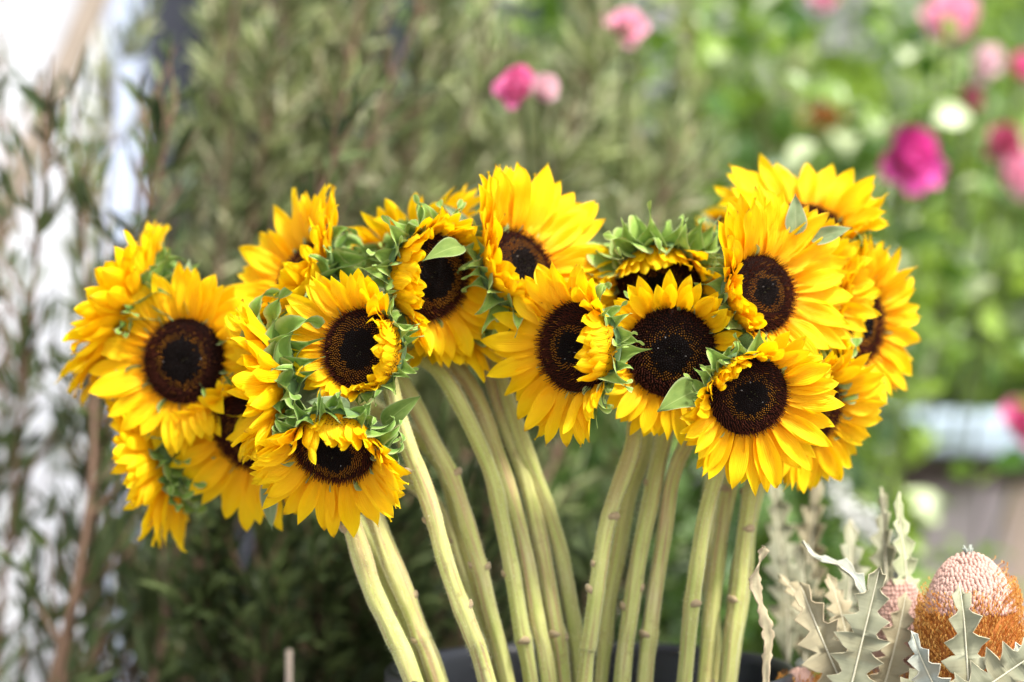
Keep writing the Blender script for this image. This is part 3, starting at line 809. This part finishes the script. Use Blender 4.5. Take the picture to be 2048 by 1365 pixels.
sunflower("upper left sunflower facing up and left, near petals hiding all but a sliver of disc", 602, 556, .13, (-.70, .44, .42), .041,
          [(0, 60, .78), (45, 48, .75), (90, 24, .92), (130, 16, 1.02), (200, 25, .95), (270, 52, .75), (320, 62, .80)],
          [(0, 22, 1.3), (60, 15, 1.0), (180, 10, .7), (300, 25, 1.3)], 'dark', 46, .062,
          ((735, 680, .16), (800, 760, .14), (865, 880, .13), (905, 960, .12), (945, 1080, .11), (975, 1200, .11), (1015, 1365, .12)), 8, bn=42, blen=.044)
sunflower("sunflower left of top centre facing right, cupped orange petals around its dark disc", 862, 555, .07, (.58, -.18, .80), .043,
          [(0, 68, .78), (60, 60, .72), (100, 50, .72), (135, 82, .72), (165, 92, .85), (200, 95, .85), (235, 80, .82), (265, 30, .80), (300, 12, 1.0), (330, 40, .95)],
          [(90, 35, 1.1), (135, 45, 1.1), (180, 30, 1.0), (270, 0, 1.0), (0, 10, .9)], 'ring', 42, .051,
          ((832, 690, .13), (880, 745, .12), (932, 830, .11), (985, 960, .11), (1012, 1080, .11), (1040, 1240, .11), (1062, 1365, .12)), 9, bset='bractl', bn=40, blen=.036, roll=30)
sunflower("sunflower facing upward behind the cupped one, only its upright petals showing", 812, 478, .2, (-.35, .80, -.15), .034,
          [(0, 60, .9), (45, 40, .9), (90, 22, 1.2), (110, 15, 1.4), (140, 20, 1.2), (180, 20, 1.1), (270, 40, .8)],
          [(0, 20, 1.0), (180, 10, 1.0)], 'dark', 26, .044,
          ((850, 620, .2), (880, 690, .17), (945, 780, .15), (992, 900, .14), (1040, 1060, .13), (1075, 1240, .12), (1097, 1365, .12)), 10, bset='bractl')
sunflower("sunflower hanging down behind the cupped one, a few petal tips showing among the stems", 900, 690, .15, (.0, -.80, .10), .033,
          [(0, 20, 1.0), (90, 10, 1.0), (180, 30, 1.1), (230, 40, 1.35), (270, 40, .7), (320, 40, .9)], [(0, 20, 1.1), (180, 20, 1.1)], 'dark', 22, .046,
          ((950, 600, .2), (970, 690, .18), (1005, 830, .16), (1050, 950, .15), (1080, 1080, .14), (1110, 1240, .13), (1127, 1365, .13)), 11, bset='bractl', bn=24)
sunflower("top centre sunflower facing up and right with long bright yellow upper petals", 1040, 535, .09, (.60, .38, .70), .040,
          [(0, 25, 1.15), (45, 12, 1.25), (75, 18, 1.15), (110, 35, .95), (150, 62, .80), (190, 72, .58), (225, 84, .58), (270, 55, .8), (320, 35, 1.0)],
          [(90, 20, 1.1), (180, 30, 1.0), (230, 35, 1.2), (300, 10, .8), (0, 0, .7)], 'gold', 50, .062,
          ((985, 690, .17), (1010, 780, .16), (1042, 880, .15), (1078, 970, .15), (1122, 1110, .15), (1146, 1240, .15), (1162, 1365, .15)), 12, bset='bractl', bn=38, blen=.034)
sunflower("sunflower just right of centre, long left petals, right ones folded over its disc", 1150, 695, .02, (-.60, -.02, .80), .042,
          [(0, 112, .80), (30, 92, .80), (60, 52, .8), (90, 25, .78), (130, 8, 1.0), (180, 0, 1.18), (230, -2, 1.15), (270, 8, 1.05), (300, 40, .9), (330, 100, .78)],
          [(0, 40, .9), (50, 35, .9), (180, 0, .6), (320, 40, 1.0)], 'dark', 36, .050,
          ((1262, 800, .1), (1268, 880, .1), (1225, 1010, .1), (1200, 1130, .1), (1180, 1280, .1), (1168, 1365, .1)), 13, bset='bractl', bn=38, blen=.034)
sunflower("sunflower facing straight at the camera in the middle of the right group", 1342, 706, .045, (-.02, -.10, 1.0), .0425,
          [(0, 42, .62), (45, 38, .72), (90, 32, .85), (135, 30, .85), (180, 50, .55), (225, 18, .9), (270, 0, 1.0), (320, 20, .8)],
          [(0, 20, .8), (90, 20, .9), (180, 20, .8)], 'broad', 38, .045,
          ((1330, 860, .14), (1310, 960, .13), (1285, 1080, .12), (1258, 1240, .12), (1245, 1365, .12)), 14, bn=30)
sunflower("drooping sunflower capped with green bracts, petals hanging over its shaded disc", 1318, 575, .12, (0.0, -.52, .82), .043,
          [(0, 42, .8), (45, 60, .8), (75, 98, .62), (110, 104, .62), (135, 84, .70), (180, 42, .8), (270, 10, 1.0)],
          [(90, 32, 1.2), (150, 15, 1.3), (30, 15, 1.2), (270, 0, .7)], 'broad', 40, .045,
          ((1300, 720, .19), (1292, 880, .17), (1260, 990, .15), (1235, 1110, .14), (1215, 1240, .14), (1202, 1365, .14)), 15, bset='bractl', bn=46, blen=.040)
sunflower("tall sunflower of the right group, maroon disc with small black eye, long petals", 1525, 587, .055, (.50, .12, .86), .0375,
          [(0, 10, 1.25), (45, 8, 1.3), (90, 10, 1.2), (130, 28, 1.05), (165, 66, .75), (200, 88, .65), (240, 78, .62), (270, 30, .85), (310, 12, 1.1)],
          [(180, 35, .9), (90, 10, .8), (0, 0, .6), (240, 30, 1.0)], 'dark', 44, .052,
          ((1440, 720, .14), (1385, 860, .14), (1345, 960, .13), (1322, 1110, .13), (1300, 1260, .13), (1290, 1365, .13)), 16, bset='bractl', bn=32, blen=.032)
sunflower("lowest front sunflower of the right group, wide open and sharply in focus", 1498, 792, .0, (.20, -.20, .95), .0375,
          [(0, 2, 1.12), (45, 12, .9), (80, 62, .6), (110, 98, .50), (140, 112, .50), (180, 60, .50), (215, 10, .85), (250, 0, 1.05), (280, -4, 1.18), (320, 0, 1.15)],
          [(135, 42, .95), (90, 25, .9), (180, 35, .9), (270, 0, .7), (0, 0, .7)], 'broad', 42, .047,
          ((1450, 880, .08), (1432, 950, .09), (1405, 1060, .1), (1388, 1180, .1), (1368, 1365, .11)), 17, bset='bractl', bn=42, blen=.030, curl=((80, 160),))
sunflower("sunflower at the top right of the group facing up, its petals standing like a crown", 1612, 455, .17, (.06, .70, .56), .037,
          [(0, 35, 1.0), (45, 18, 1.1), (90, 10, 1.15), (140, 18, 1.2), (180, 40, 1.0), (235, 60, .42), (270, 70, .38), (310, 60, .42)],
          [(270, 10, 1.3), (0, 10, 1.1), (90, 0, .6), (180, 10, 1.0)], 'dark', 38, .052,
          ((1600, 620, .24), (1530, 800, .22), (1462, 960, .17), (1440, 1090, .15), (1425, 1200, .14), (1410, 1365, .14)), 18, bn=36)
sunflower("sunflower tucked behind the tall right one, mostly a fringe of petals", 1600, 590, .12, (.30, .0, .92), .038,
          [(0, 14, .95), (90, 35, .9), (180, 30, .6), (270, 20, .9)], [(270, 15, 1.0), (300, 30, 1.2), (0, 10, .8), (90, 10, .7)], 'dark', 36, .048,
          ((1570, 760, .2), (1510, 950, .18), (1487, 1080, .15), (1470, 1200, .15), (1452, 1365, .15)), 19)
sunflower("rightmost sunflower, side-on facing right with a narrow strip of dark disc", 1718, 648, .16, (.72, .0, .66), .040,
          [(0, 24, 1.0), (60, 18, 1.05), (90, 22, 1.0), (120, 35, .8), (180, 60, .4), (240, 45, .8), (270, 22, 1.05), (310, 18, 1.1)],
          [(180, 20, 1.1), (270, 5, 1.3), (90, 0, 1.1), (0, 0, .8)], 'dark', 50, .047,
          ((1640, 780, .24), (1550, 900, .21), (1506, 1010, .18), (1484, 1180, .16), (1458, 1365, .15)), 20)
sunflower("sunflower behind the lowest front one of the right group, facing down and right", 1622, 822, .09, (.48, -.28, .80), .036,
          [(0, 8, 1.1), (60, 28, 1.0), (90, 45, .8), (180, 30, .7), (270, 6, 1.1), (310, 4, 1.15)],
          [(60, 20, 1.3), (100, 20, 1.2), (0, 0, 1.0), (180, 0, .6)], 'dark', 40, .044,
          ((1530, 900, .15), (1500, 990, .13), (1489, 1080, .13), (1474, 1200, .13), (1455, 1365, .13)), 21)
bud, _ = sunflower("small unopened sunflower bud with orange petal tips, out of focus behind the right group", 1436, 452, .34, (-.15, .75, .5), .016,
                   [(0, 72, .5), (180, 78, .55)], [(0, 45, 1.0), (180, 45, 1.0)], 'dark', 18, .030,
                   ((1440, 600, .36), (1425, 900, .3), (1420, 1150, .24), (1430, 1365, .2)), 22, blen=.030, bn=24, hairs=False)

# small leaves that stay on some of the stems
def leaf_at(label, px, py, d, tip, width, m, seed, bend=(.1, 0, -.2, -.5), lay=(0, -1, .3), cup=.3):
    a = P(px, py, d); b = P(tip[0], tip[1], tip[2]); L = (b - a).length
    v, f, u = blade(leaf_shape, .5 * width, list(bend), .25, 14, 8, cup * .6, .0, .12, seed, .12)
    m_ = mat_from(np.array(b - a), np.array(lay, float), np.array(a), L)
    return mesh("leaf", v, f, M[m], uv=u), Matrix(m_.tolist())


flowers = [o for o in bpy.data.objects if o.name.startswith("sunflower")]


def near(px, py):
    p = P(px, py); return min(flowers, key=lambda o: (o.location.x - p.x) ** 2 + (o.location.z - p.z) ** 2)


for own, args in (((1498, 792), ("", 1402, 775, .012, (1318, 818, -.012), .62, 'leaf', 1)),
                  ((1038, 530), ("", 925, 492, .05, (842, 522, .02), .42, 'leaf', 2, (.5, .2, -.3, -.4))),
                  ((1622, 455), ("", 1592, 470, .07, (1590, 388, .07), .55, 'leafgrey', 3, (.1, 0, 0, .1))),
                  ((1622, 455), ("", 1622, 482, .08, (1704, 452, .07), .40, 'leafgrey', 4)),
                  ((495, 862), ("", 535, 960, .10, (545, 1062, .10), .36, 'leafgrey', 5, (0, 0, .1, .2))),
                  ((668, 900), ("", 765, 850, .02, (838, 790, .0), .42, 'leaf', 6)),
                  ((722, 700), ("", 700, 822, .0, (612, 800, -.01), .5, 'leafgrey', 7, (.3, 0, -.2, -.6))),
                  ((318, 905), ("", 300, 860, .17, (348, 935, .16), .22, 'leaf', 8)),
                  ((262, 605), ("", 318, 540, .2, (322, 475, .2), .36, 'leafgrey', 9)),
                  ((367, 722), ("", 372, 585, .16, (378, 515, .16), .34, 'leafgrey', 10)),
                  ((1038, 530), ("", 940, 455, .16, (884, 405, .15), .30, 'leafgrey', 11)),
                  ((1436, 452), ("", 1440, 480, .33, (1402, 420, .32), .34, 'leafgrey', 12))):
    me, mw = leaf_at(*args); own_o = near(*own)
    obj("leaf", me, own_o, Matrix.Translation(-own_o.location) @ mw)

# ---------------------------------------------------------------- banksias
def b_build(t, b):
    uv, u, v = uvn(t); n = noise_uv(t, uv, 30, 30, 3)
    c = mixc(t, n, (.40, .23, .18), (.52, .33, .28)); t.links.new(c, b.inputs["Base Color"]); return c


def tooth_build(c1, c2, rim):
    def f(t, b):
        uv, u, v = uvn(t)
        n = noise_uv(t, uv, 6, 10, 5); c = mixc(t, ramp(t, n, [(.3, (0, 0, 0)), (.7, (1, 1, 1))]), c1, c2)
        fl = noise_uv(t, uv, 60, 60, 2); c = mixc(t, ramp(t, fl, [(.66, (0, 0, 0)), (.70, (.8, .8, .8))]), c, (.15, .11, .06))
        f2 = noise_uv(t, uv, 2.2, 2.2, 5); c = mixc(t, ramp(t, f2, [(.55, (0, 0, 0)), (.75, (.55, .55, .55))]), c, (.34, .25, .13))
        c = mixc(t, v, c, rim)
        t.links.new(c, b.inputs["Base Color"])
        bp = t.nodes.new("ShaderNodeBump"); bp.inputs["Strength"].default_value = .4; bp.inputs["Distance"].default_value = .001
        t.links.new(noise_uv(t, uv, 30, 50, 4), bp.inputs["Height"]); t.links.new(bp.outputs[0], b.inputs["Normal"])
        return c
    return f


M['bleaf'] = mat("banksia_leaf_sage", (.3, .34, .24), rough=.6, spec=.3, build=tooth_build((.235, .24, .15), (.34, .335, .22), (.54, .49, .32)), trans=.12)
M['bleafp'] = mat("banksia_leaf_pale", (.5, .53, .45), rough=.6, spec=.3, build=tooth_build((.28, .31, .26), (.38, .40, .34), (.60, .57, .45)), trans=.12)
M['bleafb'] = mat("banksia_leaf_tan", (.42, .36, .25), rough=.7, spec=.2, build=tooth_build((.30, .26, .16), (.40, .355, .225), (.52, .42, .27)), trans=.12)
M['bleafy'] = mat("banksia_leaf_lime", (.48, .52, .30), rough=.7, spec=.2, build=tooth_build((.34, .37, .20), (.44, .46, .28), (.56, .55, .38)), trans=.15)
M['rib'] = mat("banksia_midrib", (.62, .58, .42), rough=.6)
M['wool'] = mat("banksia_woolly_top", (.62, .42, .38), rough=.9, spec=.1, sheen=.5, build=b_build)
M['knob'] = mat("banksia_bud", (.52, .33, .27), rough=.9, spec=.1, sheen=.2)
M['core'] = mat("banksia_core", (.40, .14, .03), rough=.8)
M['style'] = mat("banksia_style_orange", (.62, .22, .02), rough=.5, build=oliv((.60, .20, .03), (.96, .56, .15)))
M['bstem'] = mat("banksia_stem", (.30, .20, .13), rough=.8)


def toothed(root, p0, p1, width, nt, m, bend=(.1, 0, -.1, -.2), lay=(0, -1, .3), twist=.0, seed=0, start=.12, droop=0.):
    """leaf with triangular lobes, midrib as its own piece; p0 base, p1 tip (world)"""
    g = random.Random(seed); L = (p1 - p0).length; V, U, F = [], [], []
    def centre(t):
        x = z = 0; N = 40
        for i in range(int(t * N)):
            k = i / N * (len(bend) - 1); a = int(min(k, len(bend) - 2)); an = bend[a] + (bend[a + 1] - bend[a]) * (k - a); x += math.cos(an) / N; z += math.sin(an) / N
        k = t * (len(bend) - 1); a = int(min(k, len(bend) - 2)); an = bend[a] + (bend[a + 1] - bend[a]) * (k - a)
        return x, z, an
    def pt(t, s, wloc, lift):
        x, z, an = centre(min(1, max(0, t))); tw = twist * t; y = s * wloc; h = lift
        return (x + (-math.sin(an)) * (h + y * math.sin(tw)), y * math.cos(tw), z + math.cos(an) * (h + y * math.sin(tw)))
    def hw(t):
        return width * .5 * min(1, (t / .25) ** .7 + .12) * (1 if t < .5 else 1 - .80 * ((t - .5) / .5) ** 1.3)
    K = 6
    # rows: mid line, inner band, edge with teeth, per side
    for side in (-1, 1):
        ts, ws = [], []
        dt = (.97 - start) / nt; off = 0 if side > 0 else dt * g.uniform(.15, .5) - dt * .2
        prof = [(0, .02)]
        for k in range(nt):
            a = start + k * dt + off; 
            prof += [(a, g.uniform(.34, .46) * hw(a) / (width * .5)), (a + dt * .30, .64 * hw(a + .3 * dt) / (width * .5)), (min(a + dt * .72 + g.uniform(-.02, .02) * dt, 1), g.uniform(.92, 1.08) * hw(min(1, a + dt * .7)) / (width * .5)),
                     (min(1, a + dt * .86), .56 * hw(min(1, a + dt * .86)) / (width * .5))]
        prof.append((1.0, .0))
        base = len(V)
        for (t, wv_) in prof:
            t = min(t, 1.0); we = wv_ * width * .5
            for q, fr in enumerate((0, .45, .93, 1.0)):
                lift = (.26 + .18 * math.sin(seed * 1.7 + t * 6)) * we * fr * fr + .020 * math.sin(t * 13 + fr * 3 + seed) * fr
                tt_ = t + (.25 * dt * 0 if q < 3 else 0)
                V.append(pt(tt_, side * fr, we, lift)); U.append((t * L * 12, 1.0 if q == 3 else 0.0))
        n = len(prof)
        for i in range(n - 1):
            for q in range(3):
                a = base + i * 4 + q; fc = (a, a + 1, a + 5, a + 4); F.append(fc if side < 0 else fc[::-1])
    dv = p1 - p0
    # the sheet is laid so that its real tip lands on p1
    tipx, tipz, _ = centre(1.0); rot = math.atan2(tipz, tipx); sc = L / math.hypot(tipx, tipz)
    m_ = mat_from(np.array(dv), np.array(lay, float), np.array(p0 - root.location), sc)
    m_ = Matrix(m_.tolist()) @ Matrix.Rotation(rot, 4, 'Y')
    lf = obj("leaf", mesh("leaf", V, F, M[m], uv=U), root, m_)
    sd = lf.modifiers.new("thick", 'SOLIDIFY'); sd.thickness = .0009 / sc; sd.offset = 0
    mp = [pt(i / 16, 0, 0, .004) for i in range(17)]
    v, f, u = tube(mp, np.linspace(.012, .004, 17) * min(1, .05 / L + .4), 6)
    obj("midrib", mesh("midrib", v, f, M['rib']), lf)
    return lf


def spike(root, c, axis, rad, h, split, seed, nst=2600, nkn=900, tint=1):
    """flower cone: c = centre of the base (local), domed top; below `split` open orange styles"""
    g = random.Random(seed); ax = Vector(axis).normalized(); u = ax.orthogonal().normalized(); v = ax.cross(u)
    def prof(t): return rad * (.80 + .20 * math.sin(min(1, t / .45) * math.pi / 2)) if t < .45 else rad * max(0, 1 - ((t - .45) / .55) ** 2.3) ** .5
    def at(t, a, k=1.0): return c + ax * t * h + (u * math.cos(a) + v * math.sin(a)) * prof(t) * k
    V, F = [], []; nr, ns = 20, 28
    for i in range(nr + 1):
        for j in range(ns): V.append(tuple(at(i / nr, 2 * math.pi * j / ns, .96)))
    for i in range(nr):
        for j in range(ns): F.append((i * ns + j, i * ns + (j + 1) % ns, (i + 1) * ns + (j + 1) % ns, (i + 1) * ns + j))
    F.append(tuple(range(ns))[::-1])
    sp_uv = [((k % ns) / ns, (k // ns) / nr) for k in range(len(V))]
    mi = [0 if (k // ns) / nr > split else 1 for k in range(len(F) - 1)] + [1]
    sp = obj("flower_spike", mesh("flower_spike", V, F, [M['wool'], M['core']], mi=mi, uv=sp_uv), root)
    bv, bf = ball((0, 0, 0), 1, 6, 4); bv = np.array(bv); parts = []
    rows = 26
    for i in range(rows):
        t = split - .08 + (1.0 - split + .08) * (i + .5) / rows
        if t > .995: continue
        cnt = max(5, int(2 * math.pi * prof(t) / .0042))
        for j in range(cnt):
            a = 2 * math.pi * (j + .5 * (i % 2)) / cnt + g.uniform(-.03, .03); p = at(t + g.uniform(-.004, .004), a, .98); s = .0021 * g.uniform(.8, 1.2)
            parts.append((bv * np.array([s, s, s * 1.35]) + np.array(p), bf, 0, None))
    vv, ff, mi, _ = merge(parts); obj("buds", mesh("buds", vv, ff, M['knob']), sp, kind='stuff')
    V, F = [], []
    for k in range(nst):
        a = g.uniform(0, 6.283); sp_t = split + .05 * math.sin(a * 1.0 + 2.0) + g.gauss(0, .045); t = sp_t * g.random() ** .8
        p = at(t, a, .95); o_ = (u * math.cos(a) + v * math.sin(a)); tg = -u * math.sin(a) + v * math.cos(a)
        L = g.uniform(.009, .014); d1 = o_ * .55 + ax * .75 + tg * g.gauss(0, .15); d2 = o_ * .9 + ax * .45 + tg * g.gauss(0, .25); d3 = -o_ * .1 + ax * .9
        q = [p, p + d1 * L * .5, p + d1 * L * .5 + d2 * L * .4, p + d1 * L * .5 + d2 * L * .4 + d3 * L * .2]; b = len(V); wd = .00042
        for r_, x in enumerate(q):
            ww = wd * (1, 1, 1, 1.7)[r_]; V += [tuple(x + tg * ww), tuple(x + o_ * ww - tg * ww * .6), tuple(x - o_ * ww - tg * ww * .6)]
        for r_ in range(3):
            for j in range(3): F.append((b + r_ * 3 + j, b + r_ * 3 + (j + 1) % 3, b + (r_ + 1) * 3 + (j + 1) % 3, b + (r_ + 1) * 3 + j))
    obj("styles", mesh("styles", V, F, M['style']), sp, kind='stuff')
    # pale tuft on top
    parts = []
    for k in range(14):
        a = 6.283 * k / 14; d = (ax * g.uniform(.7, 1.2) + (u * math.cos(a) + v * math.sin(a)) * g.uniform(.15, .6)); b = c + ax * h * .975
        parts.append(tube([np.array(b), np.array(b + d * .006), np.array(b + d * .011)], [.0016, .0018, .0006], 5)[:2] + (0, None))
    vv, ff, mi, _ = merge(parts); obj("tuft", mesh("tuft", vv, ff, M['bleafp']), sp)
    return sp


bk = P(1940, 1365, .06)
b1 = thing("banksia", "large banksia with woolly pink top and orange lower half among toothed sage leaves", "banksia", (bk.x, bk.y, 0), "cut banksias")
cb = P(1945, 1480, .06); hgt = (P(0, 1108, .06).z - cb.z)
spike(b1, cb - b1.location, (-.02, 0, 1), .0475, hgt, .775, 31, 3600)
obj("stem", mesh("stem", *tube(catmull([(0, 0, .02), (0, 0, .2), tuple(cb - b1.location + Vector((0, 0, .01)))], 6), .007, 8)[:2], M['bstem']), b1)
toothed(b1, P(1945, 1470, -.015), P(1918, 1168, -.012), .36, 6, 'bleaf', (.0, .05, .1, -.5), seed=1)
toothed(b1, P(1905, 1440, .0), P(1822, 1262, -.01), .36, 5, 'bleafp', (.3, .1, -.2, -.7), (-.5, -1, .4), seed=2)
toothed(b1, P(1900, 1425, -.02), P(2120, 1275, -.02), .46, 6, 'bleaf', (.1, .05, 0, -.1), (0, -1, .5), seed=3)
toothed(b1, P(2070, 1400, .0), P(2030, 1285, .0), .5, 4, 'bleafp', (.0, .0, -.2, -.3), (.3, -1, .5), seed=4)

b2p = P(1800, 1365, .16)
b2 = thing("banksia", "smaller dusty pink banksia half hidden left of the large one", "banksia", (b2p.x, b2p.y, 0), "cut banksias")
cb = P(1812, 1440, .14); spike(b2, cb - b2.location, (-.05, 0, 1), .030, P(0, 1158, .14).z - cb.z, .38, 32, 900)
obj("stem", mesh("stem", *tube(catmull([(0, 0, .02), (0, 0, .2), tuple(cb - b2.location + Vector((0, 0, .01)))], 6), .006, 8)[:2], M['bstem']), b2)
for a, b, wd, nt_, m, bd, ly, sd in (
        (P(1690, 1420, .05), P(1760, 1133, .05), .38, 6, 'bleaf', (.1, 0, -.1, -.2), (-.1, -1, .1), 5),
        (P(1720, 1440, .07), P(1600, 1165, .08), .38, 6, 'bleafb', (.2, .1, -.2, -.5), (-.3, -1, .1), 6),
        (P(1760, 1400, .08), P(1812, 1185, .09), .42, 6, 'bleafb', (.1, 0, -.1, -.3), (.2, -1, .1), 7),
        (P(1800, 1300, .14), P(1800, 985, .15), .22, 7, 'bleafy', (.3, .1, -.3, .2), (.5, -1, 0), 8),
        (P(1790, 1290, .16), P(1762, 975, .22), .20, 7, 'bleaf', (.2, .0, -.1, .1), (-.7, -1, 0), 9),
        (P(1745, 1250, .07), P(1604, 1083, .08), .20, 5, 'bleafp', (.9, .3, -.5, .2), (.2, -.5, 1), 10),
        (P(1700, 1330, .1), P(1655, 1150, .12), .42, 6, 'bleafb', (.2, 0, -.2, -.5), (.4, -1, .1), 11),
        (P(1790, 1420, .03), P(1860, 1320, .04), .5, 4, 'bleaf', (.2, .1, -.1, -.2), (0, -1, .3), 12)):
    toothed(b2, a, b, wd, nt_, m, bd, ly, seed=sd)
b3p = P(1600, 1420, .2)
b3 = thing("banksia", "low orange banksia just right of the bucket with tall blurred grey leaves", "banksia", (b3p.x, b3p.y, 0), "cut banksias")
cb = P(1600, 1450, .12); spike(b3, cb - b3.location, (0, 0, 1), .016, P(0, 1338, .12).z - cb.z, .80, 33, 500)
obj("stem", mesh("stem", *tube(catmull([(0, 0, .02), (0, 0, .15), tuple(cb - b3.location + Vector((0, 0, .01)))], 6), .005, 8)[:2], M['bstem']), b3)
for a, b, wd, nt_, m, bd, ly, sd in (
        (P(1575, 1330, .30), P(1545, 950, .34), .26, 8, 'bleaf', (.2, 0, -.2, .1), (.4, -1, .0), 13),
        (P(1610, 1350, .30), P(1632, 945, .36), .22, 8, 'bleafb', (.1, 0, -.1, .1), (-.6, -1, 0), 14),
        (P(1640, 1300, .12), P(1556, 1148, .14), .34, 5, 'bleafb', (.6, .2, -.4, -.6), (.2, -.8, .6), 15),
        (P(1660, 1380, .18), P(1700, 1040, .26), .26, 7, 'bleaf', (.2, .1, -.2, -.4), (.3, -1, 0), 16),
        (P(1640, 1340, .22), P(1600, 1090, .28), .30, 6, 'bleaf', (.2, 0, -.2, -.3), (-.3, -1, 0), 17)):
    toothed(b3, a, b, wd, nt_, m, bd, ly, seed=sd)

# dried twisted leaf strip left of the banksia leaves
pp = [P(1536, 1420, .05), P(1532, 1340, .05), P(1538, 1280, .05), P(1524, 1215, .05), P(1511, 1160, .05), P(1527, 1110, .05), P(1528, 1092, .05)]
pts = catmull([tuple(p) for p in pp], 9); n = len(pts); V, F, U = [], [], []
g = random.Random(3)
base = Vector((pts[0][0], pts[0][1], 0))
for i, p in enumerate(pts):
    a = .5 * math.sin(i * .5) + 1.2 * i / n; wd = .0048 * (.7 + .5 * abs(math.sin(i * .9)) + .3 * g.random()) * (1 if i > 12 else .55)
    d = np.array([math.cos(a), math.sin(a), 0])
    for s in (-1, -.3, .3, 1): V.append(p + d * wd * s + np.array([0, .0015 * (1 - s * s), 0]) - np.array(base)); U.append((i / n * 3, 1 if abs(s) == 1 else 0))
for i in range(n - 1):
    for j in range(3): a = i * 4 + j; F.append((a, a + 1, a + 5, a + 4))
dl = thing("dried_leaf", "thin twisted dried tan leaf standing between the stems and the banksia leaves", "leaf", base)
lo = obj("blade", mesh("blade", V, F, M['bleafb'], uv=U), dl); sm = lo.modifiers.new("thick", 'SOLIDIFY'); sm.thickness = .0015
v, f, u = tube(catmull([(0, 0, .0), (.0, 0, base.z + .2), tuple(np.array(pts[1]) - np.array(base))], 6), .002, 6)
obj("stalk", mesh("stalk", v, f, M['rib']), dl)

# white flower spray behind
M['white'] = mat("white_blossom", (.80, .80, .76), rough=.6, trans=.3)
wp = P(1700, 1365, .75); ws = thing("white_flower", "blurred white flower spray leaning left behind the banksia leaves", "flower", (wp.x, wp.y, 0))
a, b = P(1660, 975, .75), P(1765, 1075, .75); parts = []
FP = blade(broad, .32, [.5, .2, -.2], 0, 4, 2, .3)
gg = np.random.default_rng(4); ms = []
for k in range(150):
    f_ = gg.random(); q = np.array(a) * (1 - f_) + np.array(b) * f_ + gg.normal(size=3) * np.array([.006, .008, .008]) - np.array(ws.location)
    X = gg.normal(size=3); ms.append(mat_from(X, gg.normal(size=3), q, gg.uniform(.008, .014)))
vv, ff = inst(FP[0], FP[1], ms); obj("blossoms", mesh("blossoms", vv, ff, M['white']), ws, kind='stuff')
obj("stalk", mesh("stalk", *tube(catmull([(0, 0, 0), (.02, 0, .25), tuple(b - ws.location), tuple(a - ws.location)], 6), .003, 6)[:2], M['cane']), ws)

# thin pale cane standing in front of the dark shrub, bottom left
cp = P(578, 1365, .35); st_ = thing("bamboo_cane", "thin pale cane end poking up at the bottom left of the stems", "cane", (cp.x, cp.y, 0))
obj("shaft", mesh("shaft", *tube([(0, 0, 0), (0, 0, .2), (0, 0, P(0, 1300, .35).z)], .0035, 8)[:2], M['pole']), st_)
